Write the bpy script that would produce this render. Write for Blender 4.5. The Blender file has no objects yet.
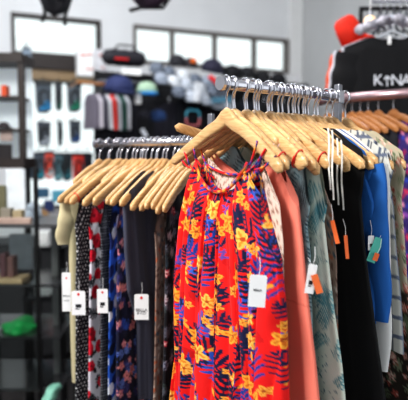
import bpy, bmesh, math, random
import numpy as np
from mathutils import Vector, Matrix, Euler

random.seed(7)
C = bpy.context.scene.collection
R = math.radians
EYE = 1.45
F = 50.0/36.0*408
TH = math.atan(40/F)

# ------------------------------------------------------------------ camera maths
def ray(px, py):
    cx = (px-204)/F; cy = (200-py)/F
    return Vector((cx, math.cos(TH)+cy*math.sin(TH), -math.sin(TH)+cy*math.cos(TH)))
def P(px, py, Y):
    d = ray(px, py); d *= Y/d.y
    return Vector((d.x, d.y, EYE+d.z))
WD = Vector((.916, .401, 0)); WN = Vector((.401, -.916, 0)); WC = Vector((1.1, 6.5, 0)); WROT = math.atan2(.401, .916)
def BG(px, py, off=0.0):
    """point on a plane parallel to the window wall, off metres in front of it"""
    d = ray(px, py); c = WC + WN*off
    t = c.dot(WN)/d.dot(WN); p = d*t
    return Vector((p.x, p.y, EYE+p.z))
def BGs(px, off=0.0):   # metres per pixel there
    return BG(px, 160, off).y/F

# ------------------------------------------------------------------ materials
def lin(c):
    return tuple((x/12.92 if x <= .04045 else ((x+.055)/1.055)**2.4) for x in c)
def hexc(h):
    return tuple(int(h[i:i+2], 16)/255 for i in (0, 2, 4))
MC = {}
def mat(name, col, rough=.6, metal=0, var=.12, scale=20, bump=0, emit=0, sheen=0):
    """principled material with a procedural noise variation of its colour"""
    if name in MC: return MC[name]
    if isinstance(col, str): col = hexc(col)
    l = lin(col)
    m = bpy.data.materials.new(name); m.use_nodes = True; nt = m.node_tree; b = nt.nodes['Principled BSDF']
    tc = nt.nodes.new('ShaderNodeTexCoord'); n = nt.nodes.new('ShaderNodeTexNoise'); n.inputs['Scale'].default_value = scale
    n.inputs['Detail'].default_value = 3
    nt.links.new(tc.outputs['Object'], n.inputs['Vector'])
    r = nt.nodes.new('ShaderNodeValToRGB')
    r.color_ramp.elements[0].position = .3; r.color_ramp.elements[1].position = .7
    r.color_ramp.elements[0].color = tuple(max(0, x*(1-var)) for x in l)+(1,)
    r.color_ramp.elements[1].color = tuple(min(1, x*(1+var)) for x in l)+(1,)
    nt.links.new(n.outputs['Fac'], r.inputs['Fac']); nt.links.new(r.outputs['Color'], b.inputs['Base Color'])
    b.inputs['Roughness'].default_value = rough; b.inputs['Metallic'].default_value = metal
    if sheen: b.inputs['Sheen Weight'].default_value = sheen
    if bump:
        bp = nt.nodes.new('ShaderNodeBump'); bp.inputs['Strength'].default_value = bump; bp.inputs['Distance'].default_value = .002
        n2 = nt.nodes.new('ShaderNodeTexNoise'); n2.inputs['Scale'].default_value = scale*8
        nt.links.new(tc.outputs['Object'], n2.inputs['Vector']); nt.links.new(n2.outputs['Fac'], bp.inputs['Height'])
        nt.links.new(bp.outputs['Normal'], b.inputs['Normal'])
    if emit:
        b.inputs['Emission Color'].default_value = l+(1,); b.inputs['Emission Strength'].default_value = emit
    MC[name] = m; return m

def wood_mat(name, c1, c2):
    m = bpy.data.materials.new(name); m.use_nodes = True; nt = m.node_tree; b = nt.nodes['Principled BSDF']
    tc = nt.nodes.new('ShaderNodeTexCoord'); mp = nt.nodes.new('ShaderNodeMapping')
    mp.inputs['Scale'].default_value = (6, 60, 60)
    n = nt.nodes.new('ShaderNodeTexNoise'); n.inputs['Scale'].default_value = 3; n.inputs['Detail'].default_value = 6; n.inputs['Distortion'].default_value = 1.2
    oi = nt.nodes.new('ShaderNodeObjectInfo'); ad = nt.nodes.new('ShaderNodeVectorMath')
    nt.links.new(tc.outputs['Object'], mp.inputs['Vector']); nt.links.new(mp.outputs['Vector'], ad.inputs[0]); nt.links.new(oi.outputs['Random'], ad.inputs[1])
    nt.links.new(ad.outputs['Vector'], n.inputs['Vector'])
    r = nt.nodes.new('ShaderNodeValToRGB'); r.color_ramp.elements[0].position = .3; r.color_ramp.elements[1].position = .7
    r.color_ramp.elements[0].color = lin(hexc(c1))+(1,); r.color_ramp.elements[1].color = lin(hexc(c2))+(1,)
    nt.links.new(n.outputs['Fac'], r.inputs['Fac'])
    hv = nt.nodes.new('ShaderNodeHueSaturation'); mr = nt.nodes.new('ShaderNodeMapRange')
    mr.inputs['To Min'].default_value = .8; mr.inputs['To Max'].default_value = 1.12
    nt.links.new(oi.outputs['Random'], mr.inputs['Value']); nt.links.new(mr.outputs['Result'], hv.inputs['Value'])
    nt.links.new(r.outputs['Color'], hv.inputs['Color']); nt.links.new(hv.outputs['Color'], b.inputs['Base Color'])
    b.inputs['Roughness'].default_value = .3
    return m
WOOD = wood_mat('pale_wood', 'C2935F', 'E6C08C')
WOODB = wood_mat('brown_wood', '9A6136', 'C58A55')
WOODD = wood_mat('board_wood', '8C7458', 'B39A78')

def cloth_mat():
    m = bpy.data.materials.new('printed_cloth'); m.use_nodes = True; nt = m.node_tree; b = nt.nodes['Principled BSDF']
    at = nt.nodes.new('ShaderNodeAttribute'); at.attribute_name = 'Col'
    tc = nt.nodes.new('ShaderNodeTexCoord'); n = nt.nodes.new('ShaderNodeTexNoise'); n.inputs['Scale'].default_value = 900
    bp = nt.nodes.new('ShaderNodeBump'); bp.inputs['Strength'].default_value = .15; bp.inputs['Distance'].default_value = .0006
    nt.links.new(tc.outputs['Object'], n.inputs['Vector']); nt.links.new(n.outputs['Fac'], bp.inputs['Height']); nt.links.new(bp.outputs['Normal'], b.inputs['Normal'])
    nt.links.new(at.outputs['Color'], b.inputs['Base Color']); b.inputs['Roughness'].default_value = .75
    b.inputs['Sheen Weight'].default_value = .08; b.inputs['Specular IOR Level'].default_value = .25
    return m
CLOTH = cloth_mat()
CHROME = mat('chrome', (.82, .82, .85), .22, 1, .05)
STEEL = mat('steel', (.62, .63, .66), .32, 1, .08)
COPPER = mat('rosy_steel', (.80, .68, .70), .35, .9, .2, 12)
BLACKM = mat('black_metal', (.09, .085, .09), .4, .3)
BROWNM = mat('dark_frame', (.17, .13, .12), .5)
CARD = mat('white_card', (.93, .93, .93), .6, var=.03)
INK = mat('black_ink', (.1, .1, .12), .7)
REDB = mat('red_band', (.85, .08, .08), .5)

def glass_mat():
    m = bpy.data.materials.new('clear_glass'); m.use_nodes = True; nt = m.node_tree
    nt.nodes.remove(nt.nodes['Principled BSDF']); out = nt.nodes['Material Output']
    g = nt.nodes.new('ShaderNodeBsdfGlossy'); g.inputs['Roughness'].default_value = .03
    t = nt.nodes.new('ShaderNodeBsdfTransparent'); t.inputs['Color'].default_value = (.95, .98, .97, 1)
    fr = nt.nodes.new('ShaderNodeFresnel'); fr.inputs['IOR'].default_value = 1.25
    mx = nt.nodes.new('ShaderNodeMixShader')
    nt.links.new(fr.outputs[0], mx.inputs[0]); nt.links.new(t.outputs[0], mx.inputs[1]); nt.links.new(g.outputs[0], mx.inputs[2]); nt.links.new(mx.outputs[0], out.inputs[0])
    return m
GLASS = glass_mat()

# ------------------------------------------------------------------ object helpers
def tag(o, label=None, cat=None, group=None, kind=None):
    if label: o['label'] = label
    if cat: o['category'] = cat
    if group: o['group'] = group
    if kind: o['kind'] = kind
    return o
def empty(name, loc=(0, 0, 0), rz=0, label=None, cat=None, group=None):
    o = bpy.data.objects.new(name, None); C.objects.link(o); o.empty_display_size = .05
    o.location = loc; o.rotation_euler = (0, 0, rz)
    return tag(o, label, cat, group)
def link(name, me, m, parent=None, loc=None, rz=None, smooth=True):
    o = bpy.data.objects.new(name, me); C.objects.link(o)
    if m: me.materials.append(m)
    if parent: o.parent = parent
    if loc is not None: o.location = loc
    if rz is not None: o.rotation_euler = (0, 0, rz)
    if smooth and len(me.polygons): me.polygons.foreach_set('use_smooth', np.ones(len(me.polygons), dtype=bool))
    return o
def obj(name, bm, m, parent=None, loc=None, rz=None, smooth=False):
    me = bpy.data.meshes.new(name); bmesh.ops.recalc_face_normals(bm, faces=bm.faces); bm.to_mesh(me); bm.free()
    return link(name, me, m, parent, loc, rz, smooth)
def NB(): return bmesh.new()
def box(bm, c, s, rot=None, bev=0):
    r = bmesh.ops.create_cube(bm, size=1.0); vs = r['verts']
    M = Matrix.Translation(Vector(c)) @ (rot.to_matrix().to_4x4() if rot else Matrix()) @ Matrix.Diagonal((s[0], s[1], s[2], 1))
    bmesh.ops.transform(bm, matrix=M, verts=vs)
    if bev:
        es = list({e for v in vs for e in v.link_edges})
        bmesh.ops.bevel(bm, geom=es, offset=bev, segments=2, affect='EDGES', profile=.6)
    return bm
def tube(bm, pts, r, seg=8, closed=False, flat=1.0, caps=True):
    """tube through points, r float or list; flat squashes it along the frame's second axis"""
    pts = [Vector(p) for p in pts]; n = len(pts); rings = []
    if not hasattr(r, '__len__'): r = [r]*n
    prev = None
    for i, p in enumerate(pts):
        a = pts[(i-1) % n] if (i > 0 or closed) else p; b = pts[(i+1) % n] if (i < n-1 or closed) else p
        t = (b-a).normalized()
        if prev is None:
            up = Vector((0, 1, 0)) if abs(t.y) < .9 else Vector((1, 0, 0))
            u = (up - t*up.dot(t)).normalized()
        else:
            u = (prev - t*prev.dot(t)).normalized()
        prev = u; w = t.cross(u)
        rings.append([bm.verts.new(p + u*(math.cos(2*math.pi*k/seg)*r[i]) + w*(math.sin(2*math.pi*k/seg)*r[i]*flat)) for k in range(seg)])
    m = n if closed else n-1
    for i in range(m):
        A = rings[i]; B = rings[(i+1) % n]
        for k in range(seg): bm.faces.new((A[k], A[(k+1) % seg], B[(k+1) % seg], B[k]))
    if not closed and caps:
        bm.faces.new(rings[0]); bm.faces.new(rings[-1])
    return bm
def ribbon(bm, pts, w, axis=(1, 0, 0)):
    ax = Vector(axis).normalized()*w/2; pr = None
    for p in pts:
        p = Vector(p); a = bm.verts.new(p-ax); b = bm.verts.new(p+ax)
        if pr: bm.faces.new((pr[0], pr[1], b, a))
        pr = (a, b)
    return bm
def lathe(bm, prof, seg=20, c=(0, 0, 0), M=None):
    rings = []
    for r, z in prof:
        rings.append([bm.verts.new(Vector((c[0]+r*math.cos(2*math.pi*k/seg), c[1]+r*math.sin(2*math.pi*k/seg), c[2]+z))) for k in range(seg)])
    for A, B in zip(rings, rings[1:]):
        for k in range(seg): bm.faces.new((A[k], A[(k+1) % seg], B[(k+1) % seg], B[k]))
    bm.faces.new(rings[0]); bm.faces.new(rings[-1])
    if M is not None: bmesh.ops.transform(bm, matrix=M, verts=[v for rg in rings for v in rg])
    return bm
def prism(bm, poly, y0, y1):
    """polygon in x,z extruded along y"""
    a = [bm.verts.new((x, y0, z)) for x, z in poly]; b = [bm.verts.new((x, y1, z)) for x, z in poly]
    n = len(poly); fa = bm.faces.new(a); fb = bm.faces.new(b[::-1])
    for i in range(n): bm.faces.new((a[i], b[i], b[(i+1) % n], a[(i+1) % n]))
    bmesh.ops.triangulate(bm, faces=[fa, fb])
    return bm
FONTS = {}
def text_mesh(s, size, ext=.0004, bold=.0):
    cu = bpy.data.curves.new('lettering', 'FONT'); cu.body = s; cu.size = size; cu.align_x = 'CENTER'; cu.align_y = 'CENTER'; cu.extrude = ext; cu.offset = bold
    o = bpy.data.objects.new('lettering_tmp', cu); C.objects.link(o); bpy.context.view_layer.update()
    me = bpy.data.meshes.new_from_object(o.evaluated_get(bpy.context.evaluated_depsgraph_get()))
    bpy.data.objects.remove(o); me.transform(Matrix.Rotation(R(90), 4, 'X')); me.materials.clear()
    return me

# ------------------------------------------------------------------ print canvases (painted procedurally, sampled at the mesh vertices)
class Cv:
    def __init__(s, w, h, col, res=.001):
        s.w, s.h, s.res = w, h, res
        s.a = np.zeros((int(h/res)+2, int(w/res)+2, 3)); s.a[:] = lin(hexc(col)); s.rng = random.Random(11)
    def ell(s, x, y, rx, ry, ang, col):
        """ellipse centred x,y metres"""
        R_ = max(rx, ry); i0 = max(0, int((y-R_)/s.res)); i1 = min(s.a.shape[0], int((y+R_)/s.res)+2)
        j0 = max(0, int((x-R_)/s.res)); j1 = min(s.a.shape[1], int((x+R_)/s.res)+2)
        if i0 >= i1 or j0 >= j1: return
        Y, X = np.mgrid[i0:i1, j0:j1]; X = X*s.res-x; Y = Y*s.res-y; c, n = math.cos(ang), math.sin(ang)
        m = ((X*c+Y*n)/rx)**2+((-X*n+Y*c)/ry)**2 < 1
        s.a[i0:i1, j0:j1][m] = lin(hexc(col)) if isinstance(col, str) else col
    def palm(s, x, y, ln, ang, col, n=8, w=.0035, fl=.6):
        for k in range(n):
            t = (k+.5)/n; px = x+math.cos(ang)*ln*t; py = y+math.sin(ang)*ln*t
            f = ln*fl*math.sin(math.pi*min(1, (t*.75+.22)))
            for sd in (-1, 1):
                a = ang+sd*(1.15-.6*t)
                s.ell(px+math.cos(a)*f*.45, py+math.sin(a)*f*.45, f*.5, w, a, col)
        s.ell(x+math.cos(ang)*ln/2, y+math.sin(ang)*ln/2, ln/2, .0016, ang, col)
    def flower(s, x, y, r, cols, n=5, a0=None):
        a0 = s.rng.random()*6 if a0 is None else a0
        for k in range(n):
            a = a0+k*2*math.pi/n
            s.ell(x+math.cos(a)*r*.55, y+math.sin(a)*r*.55, r*.52, r*.32, a, cols[0])
            s.ell(x+math.cos(a)*r*.5, y+math.sin(a)*r*.5, r*.34, r*.12, a, cols[1])
        s.ell(x, y, r*.2, r*.2, 0, cols[2])
    def scatter(s, step, fn, jit=.5):
        y = 0; row = 0
        while y < s.h+step:
            x = (row % 2)*step/2
            while x < s.w+step:
                fn(x+s.rng.uniform(-jit, jit)*step, y+s.rng.uniform(-jit, jit)*step); x += step
            y += step*.85; row += 1
    def sample(s, X, Y):
        i = np.clip((Y/s.res).astype(int), 0, s.a.shape[0]-1); j = np.clip((X/s.res).astype(int), 0, s.a.shape[1]-1)
        return s.a[i, j]

def plain(col, var=.0):
    c = Cv(.5, 1.0, col, .004)
    return c
def cv_red():
    c = Cv(.46, .85, 'E81E1C', .0009); g = c.rng
    c.scatter(.08, lambda x, y: c.ell(x, y, .018, .008, g.random()*3, 'CC1518'))
    def leaf(x, y):
        col = g.choice(['1A2148', '1D3F94', '14183A', '2B55B8', '161B40'])
        c.palm(x, y, g.uniform(.055, .08), g.uniform(-2.6, -.5), col, 7, g.uniform(.002, .003), .5)
    c.scatter(.062, leaf, .35)
    def sprig(x, y):
        col = g.choice(['3C63C4', '6A4AA0', '17204A']); a = g.random()*6
        for k in range(4): c.ell(x+math.cos(a)*.006*k, y+math.sin(a)*.006*k, .011, .002, a+.9*(-1)**k, col)
    c.scatter(.085, sprig, .5)
    def fl(x, y):
        r = g.uniform(.012, .019)
        c.flower(x, y, r, g.choice([('F2A93B', 'D9761E', 'A8471A'), ('F6C05A', 'E48A28', 'B5501C'), ('EE9A30', 'F8CE78', 'A33A18')]))
        a = g.random()*6; c.flower(x+math.cos(a)*r*1.5, y+math.sin(a)*r*1.5, r*.55, ('F3B04A', 'DE7F22', 'A8471A'))
        a += 2; c.ell(x+math.cos(a)*r*1.7, y+math.sin(a)*r*1.7, r*.6, r*.2, a, 'F0A43A')
    c.scatter(.07, fl, .38)
    return c
def cv_animal():
    c = Cv(.5, 1.0, 'D9C3B4', .0015); g = c.rng
    c.scatter(.016, lambda x, y: (c.ell(x, y, .005, .0035, g.random()*3, '8C6A5E'), c.ell(x, y, .0025, .0018, 0, 'C59A88')), .4)
    return c
def cv_salmon():
    c = Cv(.5, 1.0, 'E8806E', .002)
    for y in (.33,): c.ell(.25, y, .3, .0016, 0, 'D26B5A')
    return c
def cv_teal():
    c = Cv(.5, 1.0, '8FA9AE', .0012); g = c.rng
    def st(x, y):
        a = g.uniform(.5, 1.2); col = g.choice(['24363F', '2E4A56', 'C3D4D4', '3E6270'])
        for k in range(7): c.ell(x+k*.007*math.cos(a+1.3), y+k*.007*math.sin(a+1.3), .02-.0015*abs(k-3), .0015, a*.4, col)
    c.scatter(.042, st, .45); return c
def cv_mint():
    c = Cv(.5, 1.0, 'DCE4D6', .0012); g = c.rng
    def st(x, y):
        a = g.uniform(-1.1, -.5); col = g.choice(['5E97A0', '86B3B5', '4C7F8B', 'E3E6DA'])
        for k in range(4): c.ell(x+k*.008, y+k*.003, .034, .0028, a, col)
    c.scatter(.055, st, .4)
    c.scatter(.03, lambda x, y: [c.ell(x+g.uniform(-.01, .01), y+g.uniform(-.01, .01), .0016, .0016, 0, '3F7680') for _ in range(5)], .5)
    return c
def cv_brown():
    c = Cv(.5, 1.0, '9B8377', .0015); g = c.rng
    c.scatter(.02, lambda x, y: c.ell(x, y, .008, .004, g.random()*3, g.choice(['6B5048', 'C9B9AC', 'B4694C', '54616A'])), .4); return c
def cv_dots(base='1B1B22', dot='D8D8D8', step=.0125, r=.0021):
    c = Cv(.5, 1.0, base, .001)
    c.scatter(step, lambda x, y: c.ell(x, y, r, r, 0, dot), .12); return c
def cv_redfloral():
    c = Cv(.5, 1.0, 'DAD6DE', .0012); g = c.rng
    c.scatter(.05, lambda x, y: c.palm(x, y, .035, g.random()*6, '22242C', 4, .003), .5)
    def rose(x, y):
        r = g.uniform(.014, .02)
        c.ell(x+.012, y+.012, .014, .007, .8, '20242A'); c.ell(x-.014, y+.008, .013, .006, 2.2, '20242A')
        for k in range(6): c.ell(x+math.cos(k)*r*.4, y+math.sin(k)*r*.4, r*.7, r*.6, k, g.choice(['C8142E', 'D92740', 'A80E26']))
        c.ell(x, y, r*.25, r*.25, 0, '7A0A1C')
    c.scatter(.06, rose, .25); return c
def cv_grid():
    c = Cv(.5, 1.0, '24242B', .001)
    for i in range(120): c.ell(.25, i*.0075, .3, .0009, 0, '8C8C92')
    for i in range(60): c.ell(i*.0085, .5, .0007, .6, 0, '16161C')
    return c
def cv_navyfloral():
    c = Cv(.5, 1.0, '191C36', .0012); g = c.rng
    c.scatter(.035, lambda x, y: c.palm(x, y, .03, g.random()*6, g.choice(['2F4C9E', '3A3566', '0E1020', '5D74B8']), 4, .0028), .5)
    c.scatter(.04, lambda x, y: c.flower(x, y, g.uniform(.008, .014), g.choice([('D98C84', 'B4607A', '6A2A3A'), ('C9788A', 'E7B0A4', '8A3A4A')])), .45)
    return c
def cv_blue():
    c = Cv(.5, 1.0, '2F62C4', .0015); g = c.rng
    c.scatter(.032, lambda x, y: c.ell(x, y, .012, .018, g.random(), g.choice(['141A33', '1A2A62', 'E3E8F2'])), .3); return c
def cv_grey():
    c = Cv(.5, 1.0, '4C4D5C', .0015); g = c.rng
    for _ in range(260): c.ell(g.uniform(0, .5), g.uniform(0, 1), .0012, g.uniform(.02, .06), 0, g.choice(['45465A', '555666']))
    return c
def cv_blackfloral():
    c = Cv(.5, 1.0, '16151B', .0012); g = c.rng
    c.scatter(.04, lambda x, y: c.palm(x, y, .028, g.random()*6, g.choice(['3F4A48', '5B5A66', '23303A']), 4, .002), .5)
    c.scatter(.045, lambda x, y: c.flower(x, y, g.uniform(.008, .013), g.choice([('B8A9AE', '7A5560', '3A2028'), ('A83244', 'D8B0AC', '501820'), ('8C8C9C', '3F4258', '20202C')])), .4)
    return c
def cv_plaid():
    c = Cv(.5, 1.0, 'D3D3CC', .0015)
    for i in range(14):
        c.ell(i*.04, .5, .0045, 2, 0, '5A6478'); c.ell(i*.04+.012, .5, .0015, 2, 0, '2C3448')
    for i in range(26): c.ell(.25, i*.04, 2, .004, 0, '6B7488')
    return c
def cv_beigefloral():
    c = Cv(.5, 1.0, 'BDB59E', .0015); g = c.rng
    def lower(x, y):
        if y > .36: c.ell(x, y, .03, .03, 0, '3B332C')
    c.scatter(.03, lower, .1)
    c.scatter(.034, lambda x, y: c.palm(x, y, .022, g.random()*6, g.choice(['6C7A5E', '8C9478']), 3, .002), .5)
    c.scatter(.032, lambda x, y: c.flower(x, y, g.uniform(.006, .01), g.choice([('B85C50', 'E6C0B0', '803028'), ('D9A79A', 'F0DCCB', '804038')])), .45)
    return c
def cv_purple():
    c = Cv(.5, 1.0, '3A2A6E', .002); g = c.rng
    c.scatter(.045, lambda x, y: c.ell(x, y, .017, .008, .5, g.choice(['C8365A', '8A4CA8', '15122E', 'D98CA8'])), .3)
    c.scatter(.04, lambda x, y: c.ell(x, y, .013, .005, -.6, g.choice(['15122E', '2C48B8', 'A82850'])), .4); return c

# ------------------------------------------------------------------ garments
def sst(x, a, b):
    t = np.clip((x-a)/(b-a), 0, 1); return t*t*(3-2*t)
def cloth_body(name, parent, cv, W, top, L, T=.012, A=.006, freq=5, nx=110, nz=230, seed=1, gather=.3, back=1.0, over=0, bend=0, crease=0):
    """closed fabric tube hanging in local x (width) and z (down): W(v) half width, top(s) z of the top edge"""
    rng = np.random.RandomState(seed); ph = rng.rand(8)*6.28; fr = freq*(np.array([1, 1.7, .55, 2.6]) + rng.rand(4)*.3); am = np.array([.5, .25, .35, .12])
    nb = nx//2
    s = np.concatenate([np.linspace(-1, 1, nx+1), np.linspace(1, -1, nb+1)[1:-1]]); side = np.concatenate([-np.ones(nx+1), np.ones(nb-1)])
    v = np.linspace(0, 1, nz+1); S, V = np.meshgrid(s, v); D = np.meshgrid(side, v)[0]
    w = np.interp(v, [a for a, _ in W], [b for _, b in W])[:, None]
    X = S*w; TZ = top(S); Z = TZ*(1-V) - L*V
    f = 0
    for k in range(4):
        f = f + am[k]*np.sin(fr[k]*math.pi*(S+.06*np.sin(V*3+ph[k+4])*(k < 3)) + ph[k] + D*1.3*(k+1))
    f = np.sign(f)*np.abs(f)**.8
    if crease: f = f*(1-crease)+crease*(2*np.minimum(1, np.abs(f)*1.3)**.6-1)
    amp = A*(gather+(1-gather)*V**.6)
    edge = np.sqrt(np.clip(1-S**2, 0, 1))
    opn = .25+.75*sst(V, 0, .07)
    if over: opn = .9+0*V; edge = np.where(V < .12, np.clip(1-np.abs(S)**10, 0, 1)**.5, edge) if over > 1 else edge
    amp = amp*np.where(D > 0, back, 1.0)
    Yv = D*(T*edge**.7*opn + amp*(.55+.45*f)*np.clip(edge*2.2, 0, 1))
    X = X + .35*amp*np.cos(fr[0]*math.pi*S+ph[0])*edge
    Yv = Yv + .004*np.sin(V*5+seed)*V - bend*(X/.19)**2*(1-.6*sst(V, .1, .8)) + (.004 if bend else 0)
    Z = Z - .006*np.sin(S*4+seed)*(V > .98)
    n = len(s); co = np.stack([X, Yv, Z], -1).reshape(-1, 3)
    i, j = np.meshgrid(np.arange(nz), np.arange(n), indexing='ij'); j2 = (j+1) % n
    q = np.stack([i*n+j, (i+1)*n+j, (i+1)*n+j2, i*n+j2], -1).reshape(-1, 4)
    me = bpy.data.meshes.new(name); me.vertices.add(len(co)); me.vertices.foreach_set('co', co.ravel())
    me.loops.add(q.size); me.loops.foreach_set('vertex_index', q.ravel().astype(np.int32))
    me.polygons.add(len(q)); me.polygons.foreach_set('loop_start', np.arange(0, q.size, 4, dtype=np.int32)); me.polygons.foreach_set('loop_total', np.full(len(q), 4, dtype=np.int32))
    me.update(calc_edges=True)
    col = cv.sample((.5+.5*S*.92)*cv.w, -Z)
    rgba = np.ones((co.shape[0], 4), dtype=np.float32); rgba[:, :3] = col.reshape(-1, 3)
    at = me.color_attributes.new('Col', 'FLOAT_COLOR', 'POINT'); at.data.foreach_set('color', rgba.ravel())
    return link(name, me, CLOTH, parent)
def color_mesh(me, cv):
    n = len(me.vertices); co = np.zeros(n*3); me.vertices.foreach_get('co', co); co = co.reshape(-1, 3)
    rgba = np.ones((n, 4), dtype=np.float32); rgba[:, :3] = cv.sample(.22+co[:, 0]*.9+co[:, 1]*1.0, -co[:, 2])
    me.color_attributes.new('Col', 'FLOAT_COLOR', 'POINT').data.foreach_set('color', rgba.ravel())
def sleeve(parent, cv, side, x0, z0, ln, ang, r0, r1, flare=None, name='sleeve'):
    """sleeve tube from the shoulder, hanging at ang from vertical"""
    bm = NB(); pts = []; rr = []
    n = 26
    for i in range(n+1):
        t = i/n; a = ang*(1-.35*t)
        pts.append((side*(x0+math.sin(a)*ln*t), .003*math.sin(t*9), z0-math.cos(a)*ln*t))
        rr.append((r0+(r1-r0)*t)*(1+.05*math.sin(t*17))*(1-.35*max(0, t-.7)/.3))
    tube(bm, pts, [r*.42 for r in rr], 28, flat=1/.42, caps=False)
    # tube frame: u is along local y so r applies to thickness, flat widens it in the hanger plane
    me = bpy.data.meshes.new(name); bm.to_mesh(me); bm.free()
    color_mesh(me, cv); o = link(name, me, CLOTH, parent); return o

# hanger ------------------------------------------------------------
def hanger_meshes(arm, drop, curve=.016):
    bm = NB(); n = 44; rings = []
    for i in range(n+1):
        t = -1+2*i/n; x = arm*t; a = abs(t)
        z = -drop*(a**1.08) + .004*(1-a)
        z += -.004*math.exp(-((a-.16)/.1)**2)
        h = .0135 - .003*a + .004*math.exp(-(a/.1)**2)
        th = .0066
        if a > .93: k = math.sqrt(max(.02, 1-((a-.93)/.07)**2)); h *= k; th *= k
        y = -curve*a*a+.004
        tx = Vector((1, 0, -math.copysign(drop/arm, t) if a > .03 else 0)).normalized(); up = Vector((-tx.z, 0, tx.x))
        c = Vector((x, y, z-.012)); ring = []
        for k in range(12):
            an = 2*math.pi*k/12; cu, su = math.cos(an), math.sin(an)
            ring.append(bm.verts.new(c+up*(math.copysign(abs(su)**.7, su)*h)+Vector((0, 1, 0))*(math.copysign(abs(cu)**.7, cu)*th)))
        rings.append(ring)
    for A, B in zip(rings, rings[1:]):
        for k in range(12): bm.faces.new((A[k], A[(k+1) % 12], B[(k+1) % 12], B[k]))
    bm.faces.new(rings[0]); bm.faces.new(rings[-1])
    bmesh.ops.recalc_face_normals(bm, faces=bm.faces)
    body = bpy.data.meshes.new('wooden_arms'); bm.to_mesh(body); bm.free()
    bm = NB(); rc = .0148; hz = .052
    pts = [(0, .004, -.012), (0, .004, .006), (.001, .002, .018), (.004, 0, hz-rc-.004)]
    pts = [(0, .004, -.012), (0, .004, .008), (0, .002, hz-rc-.012), (.004, 0, hz-rc-.004)]
    for k in range(15):
        an = R(-62+k*17); pts.append((rc*math.cos(an)*1.0, 0, hz+rc*math.sin(an)))
    tube(bm, pts, .0021, 8)
    bmesh.ops.recalc_face_normals(bm, faces=bm.faces)
    hk = bpy.data.meshes.new('hook'); bm.to_mesh(hk); bm.free()
    bm = NB(); x = arm*.86; z = -drop*.85-.012
    t = Vector((1, 0, -drop/arm)).normalized(); pts = []
    for k in range(14):
        an = 2*math.pi*k/14; pts.append(Vector((x, -curve*.74+.004, z))+Vector((t.z*-1, 0, t.x))*(math.sin(an)*.0142)+Vector((0, math.cos(an)*.0085, 0)))
    tube(bm, pts, .0013, 6, closed=True); bmesh.ops.recalc_face_normals(bm, faces=bm.faces)
    bd = bpy.data.meshes.new('band'); bm.to_mesh(bd); bm.free()
    return body, hk, bd
HM = {}; HR = random.Random(21)
def hanger(loc, ang, label, group, arm=.19, drop=.09, wood=None, roll=0, band=0, name='wooden_hanger', curve=.016):
    key = (arm, drop, curve)
    if key not in HM: HM[key] = hanger_meshes(arm, drop, curve)
    body, hk, bd = HM[key]
    r = empty(name, loc, ang, label, 'hanger', group); r.rotation_euler = Euler((0, roll+HR.uniform(-.03, .03), ang+HR.uniform(-.035, .035)), 'XYZ')
    wm = wood or WOOD
    if not body.materials: body.materials.append(wm); hk.materials.append(CHROME); bd.materials.append(REDB); [m.polygons.foreach_set('use_smooth', np.ones(len(m.polygons), dtype=bool)) for m in (body, hk, bd)]
    for nm, me in (('arms', body), ('hook', hk))+((('band', bd),) if band else ()):
        o = bpy.data.objects.new(nm, me); C.objects.link(o); o.parent = r
        if nm == 'band' : o['label'] = 'red band near the tip'
        if nm == 'band' and band < 0: o.rotation_euler = (0, 0, 0); o.scale = (-1, 1, 1)
    return r

def local_of(root_loc, ang, px, py, off):
    """local x,z where the pixel's ray meets the garment's plane (local y = -off)"""
    c, s = math.cos(ang), math.sin(ang); d = ray(px, py); O = Vector((0, 0, EYE))-Vector(root_loc)
    dy = -s*d.x+c*d.y; oy = -s*O.x+c*O.y
    t = (-off-oy)/dy; p = O+d*t
    return Vector((c*p.x+s*p.y, -off, p.z))
def price_tag(parent, loc, ang, px, py, wpx, hpx, text=None, off=.024, tilt=0, dot=True, col=None, yaw=0, name='price_tag', bars=False, tsize=.3):
    """card tag hanging on a garment, centre at pixel, size in pixels at that depth"""
    p = local_of(loc, ang, px, py, off); c, s = math.cos(ang), math.sin(ang)
    wy = loc[1]+s*p.x+c*p.y; m = wy/F; w, h = wpx*m, hpx*m
    bm = NB(); k = .09*w
    poly = [(-w/2, -h/2), (w/2, -h/2), (w/2, h/2-k), (w/2-k, h/2), (-w/2+k, h/2), (-w/2, h/2-k)]
    prism(bm, poly, -.0005, .0005)
    o = obj(name, bm, col or CARD, parent, p); o.rotation_euler = Euler((0, tilt, yaw-ang), 'XYZ')
    if dot:
        bm = NB(); lathe(bm, [(w*.1, -.0004), (w*.1, .0004)], 12, M=Matrix.Translation((0, -.0009, h*.36)) @ Matrix.Rotation(R(90), 4, 'X')); obj('eyelet', bm, REDB, o)
    if text:
        for i, (tx, sz, dz) in enumerate(text):
            me = text_mesh(tx, w*sz, .0002, .0); t = link('lettering', me, INK, o, smooth=False); t.location = (0, -.0009, h*dz)
    if bars:
        bm = NB(); box(bm, (0, -.0008, -h*.12), (w*.42, .0004, h*.14)); box(bm, (-w*.08, -.0008, -h*.24), (w*.3, .0004, h*.04)); obj('printed_block', bm, INK, o)
    bm = NB(); tube(bm, [(0, 0, h*.42), (.002, .003, h*.5+.012), (0, .008, h*.5+.028)], .0005, 5); obj('string', bm, CARD, o)
    return o

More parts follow.
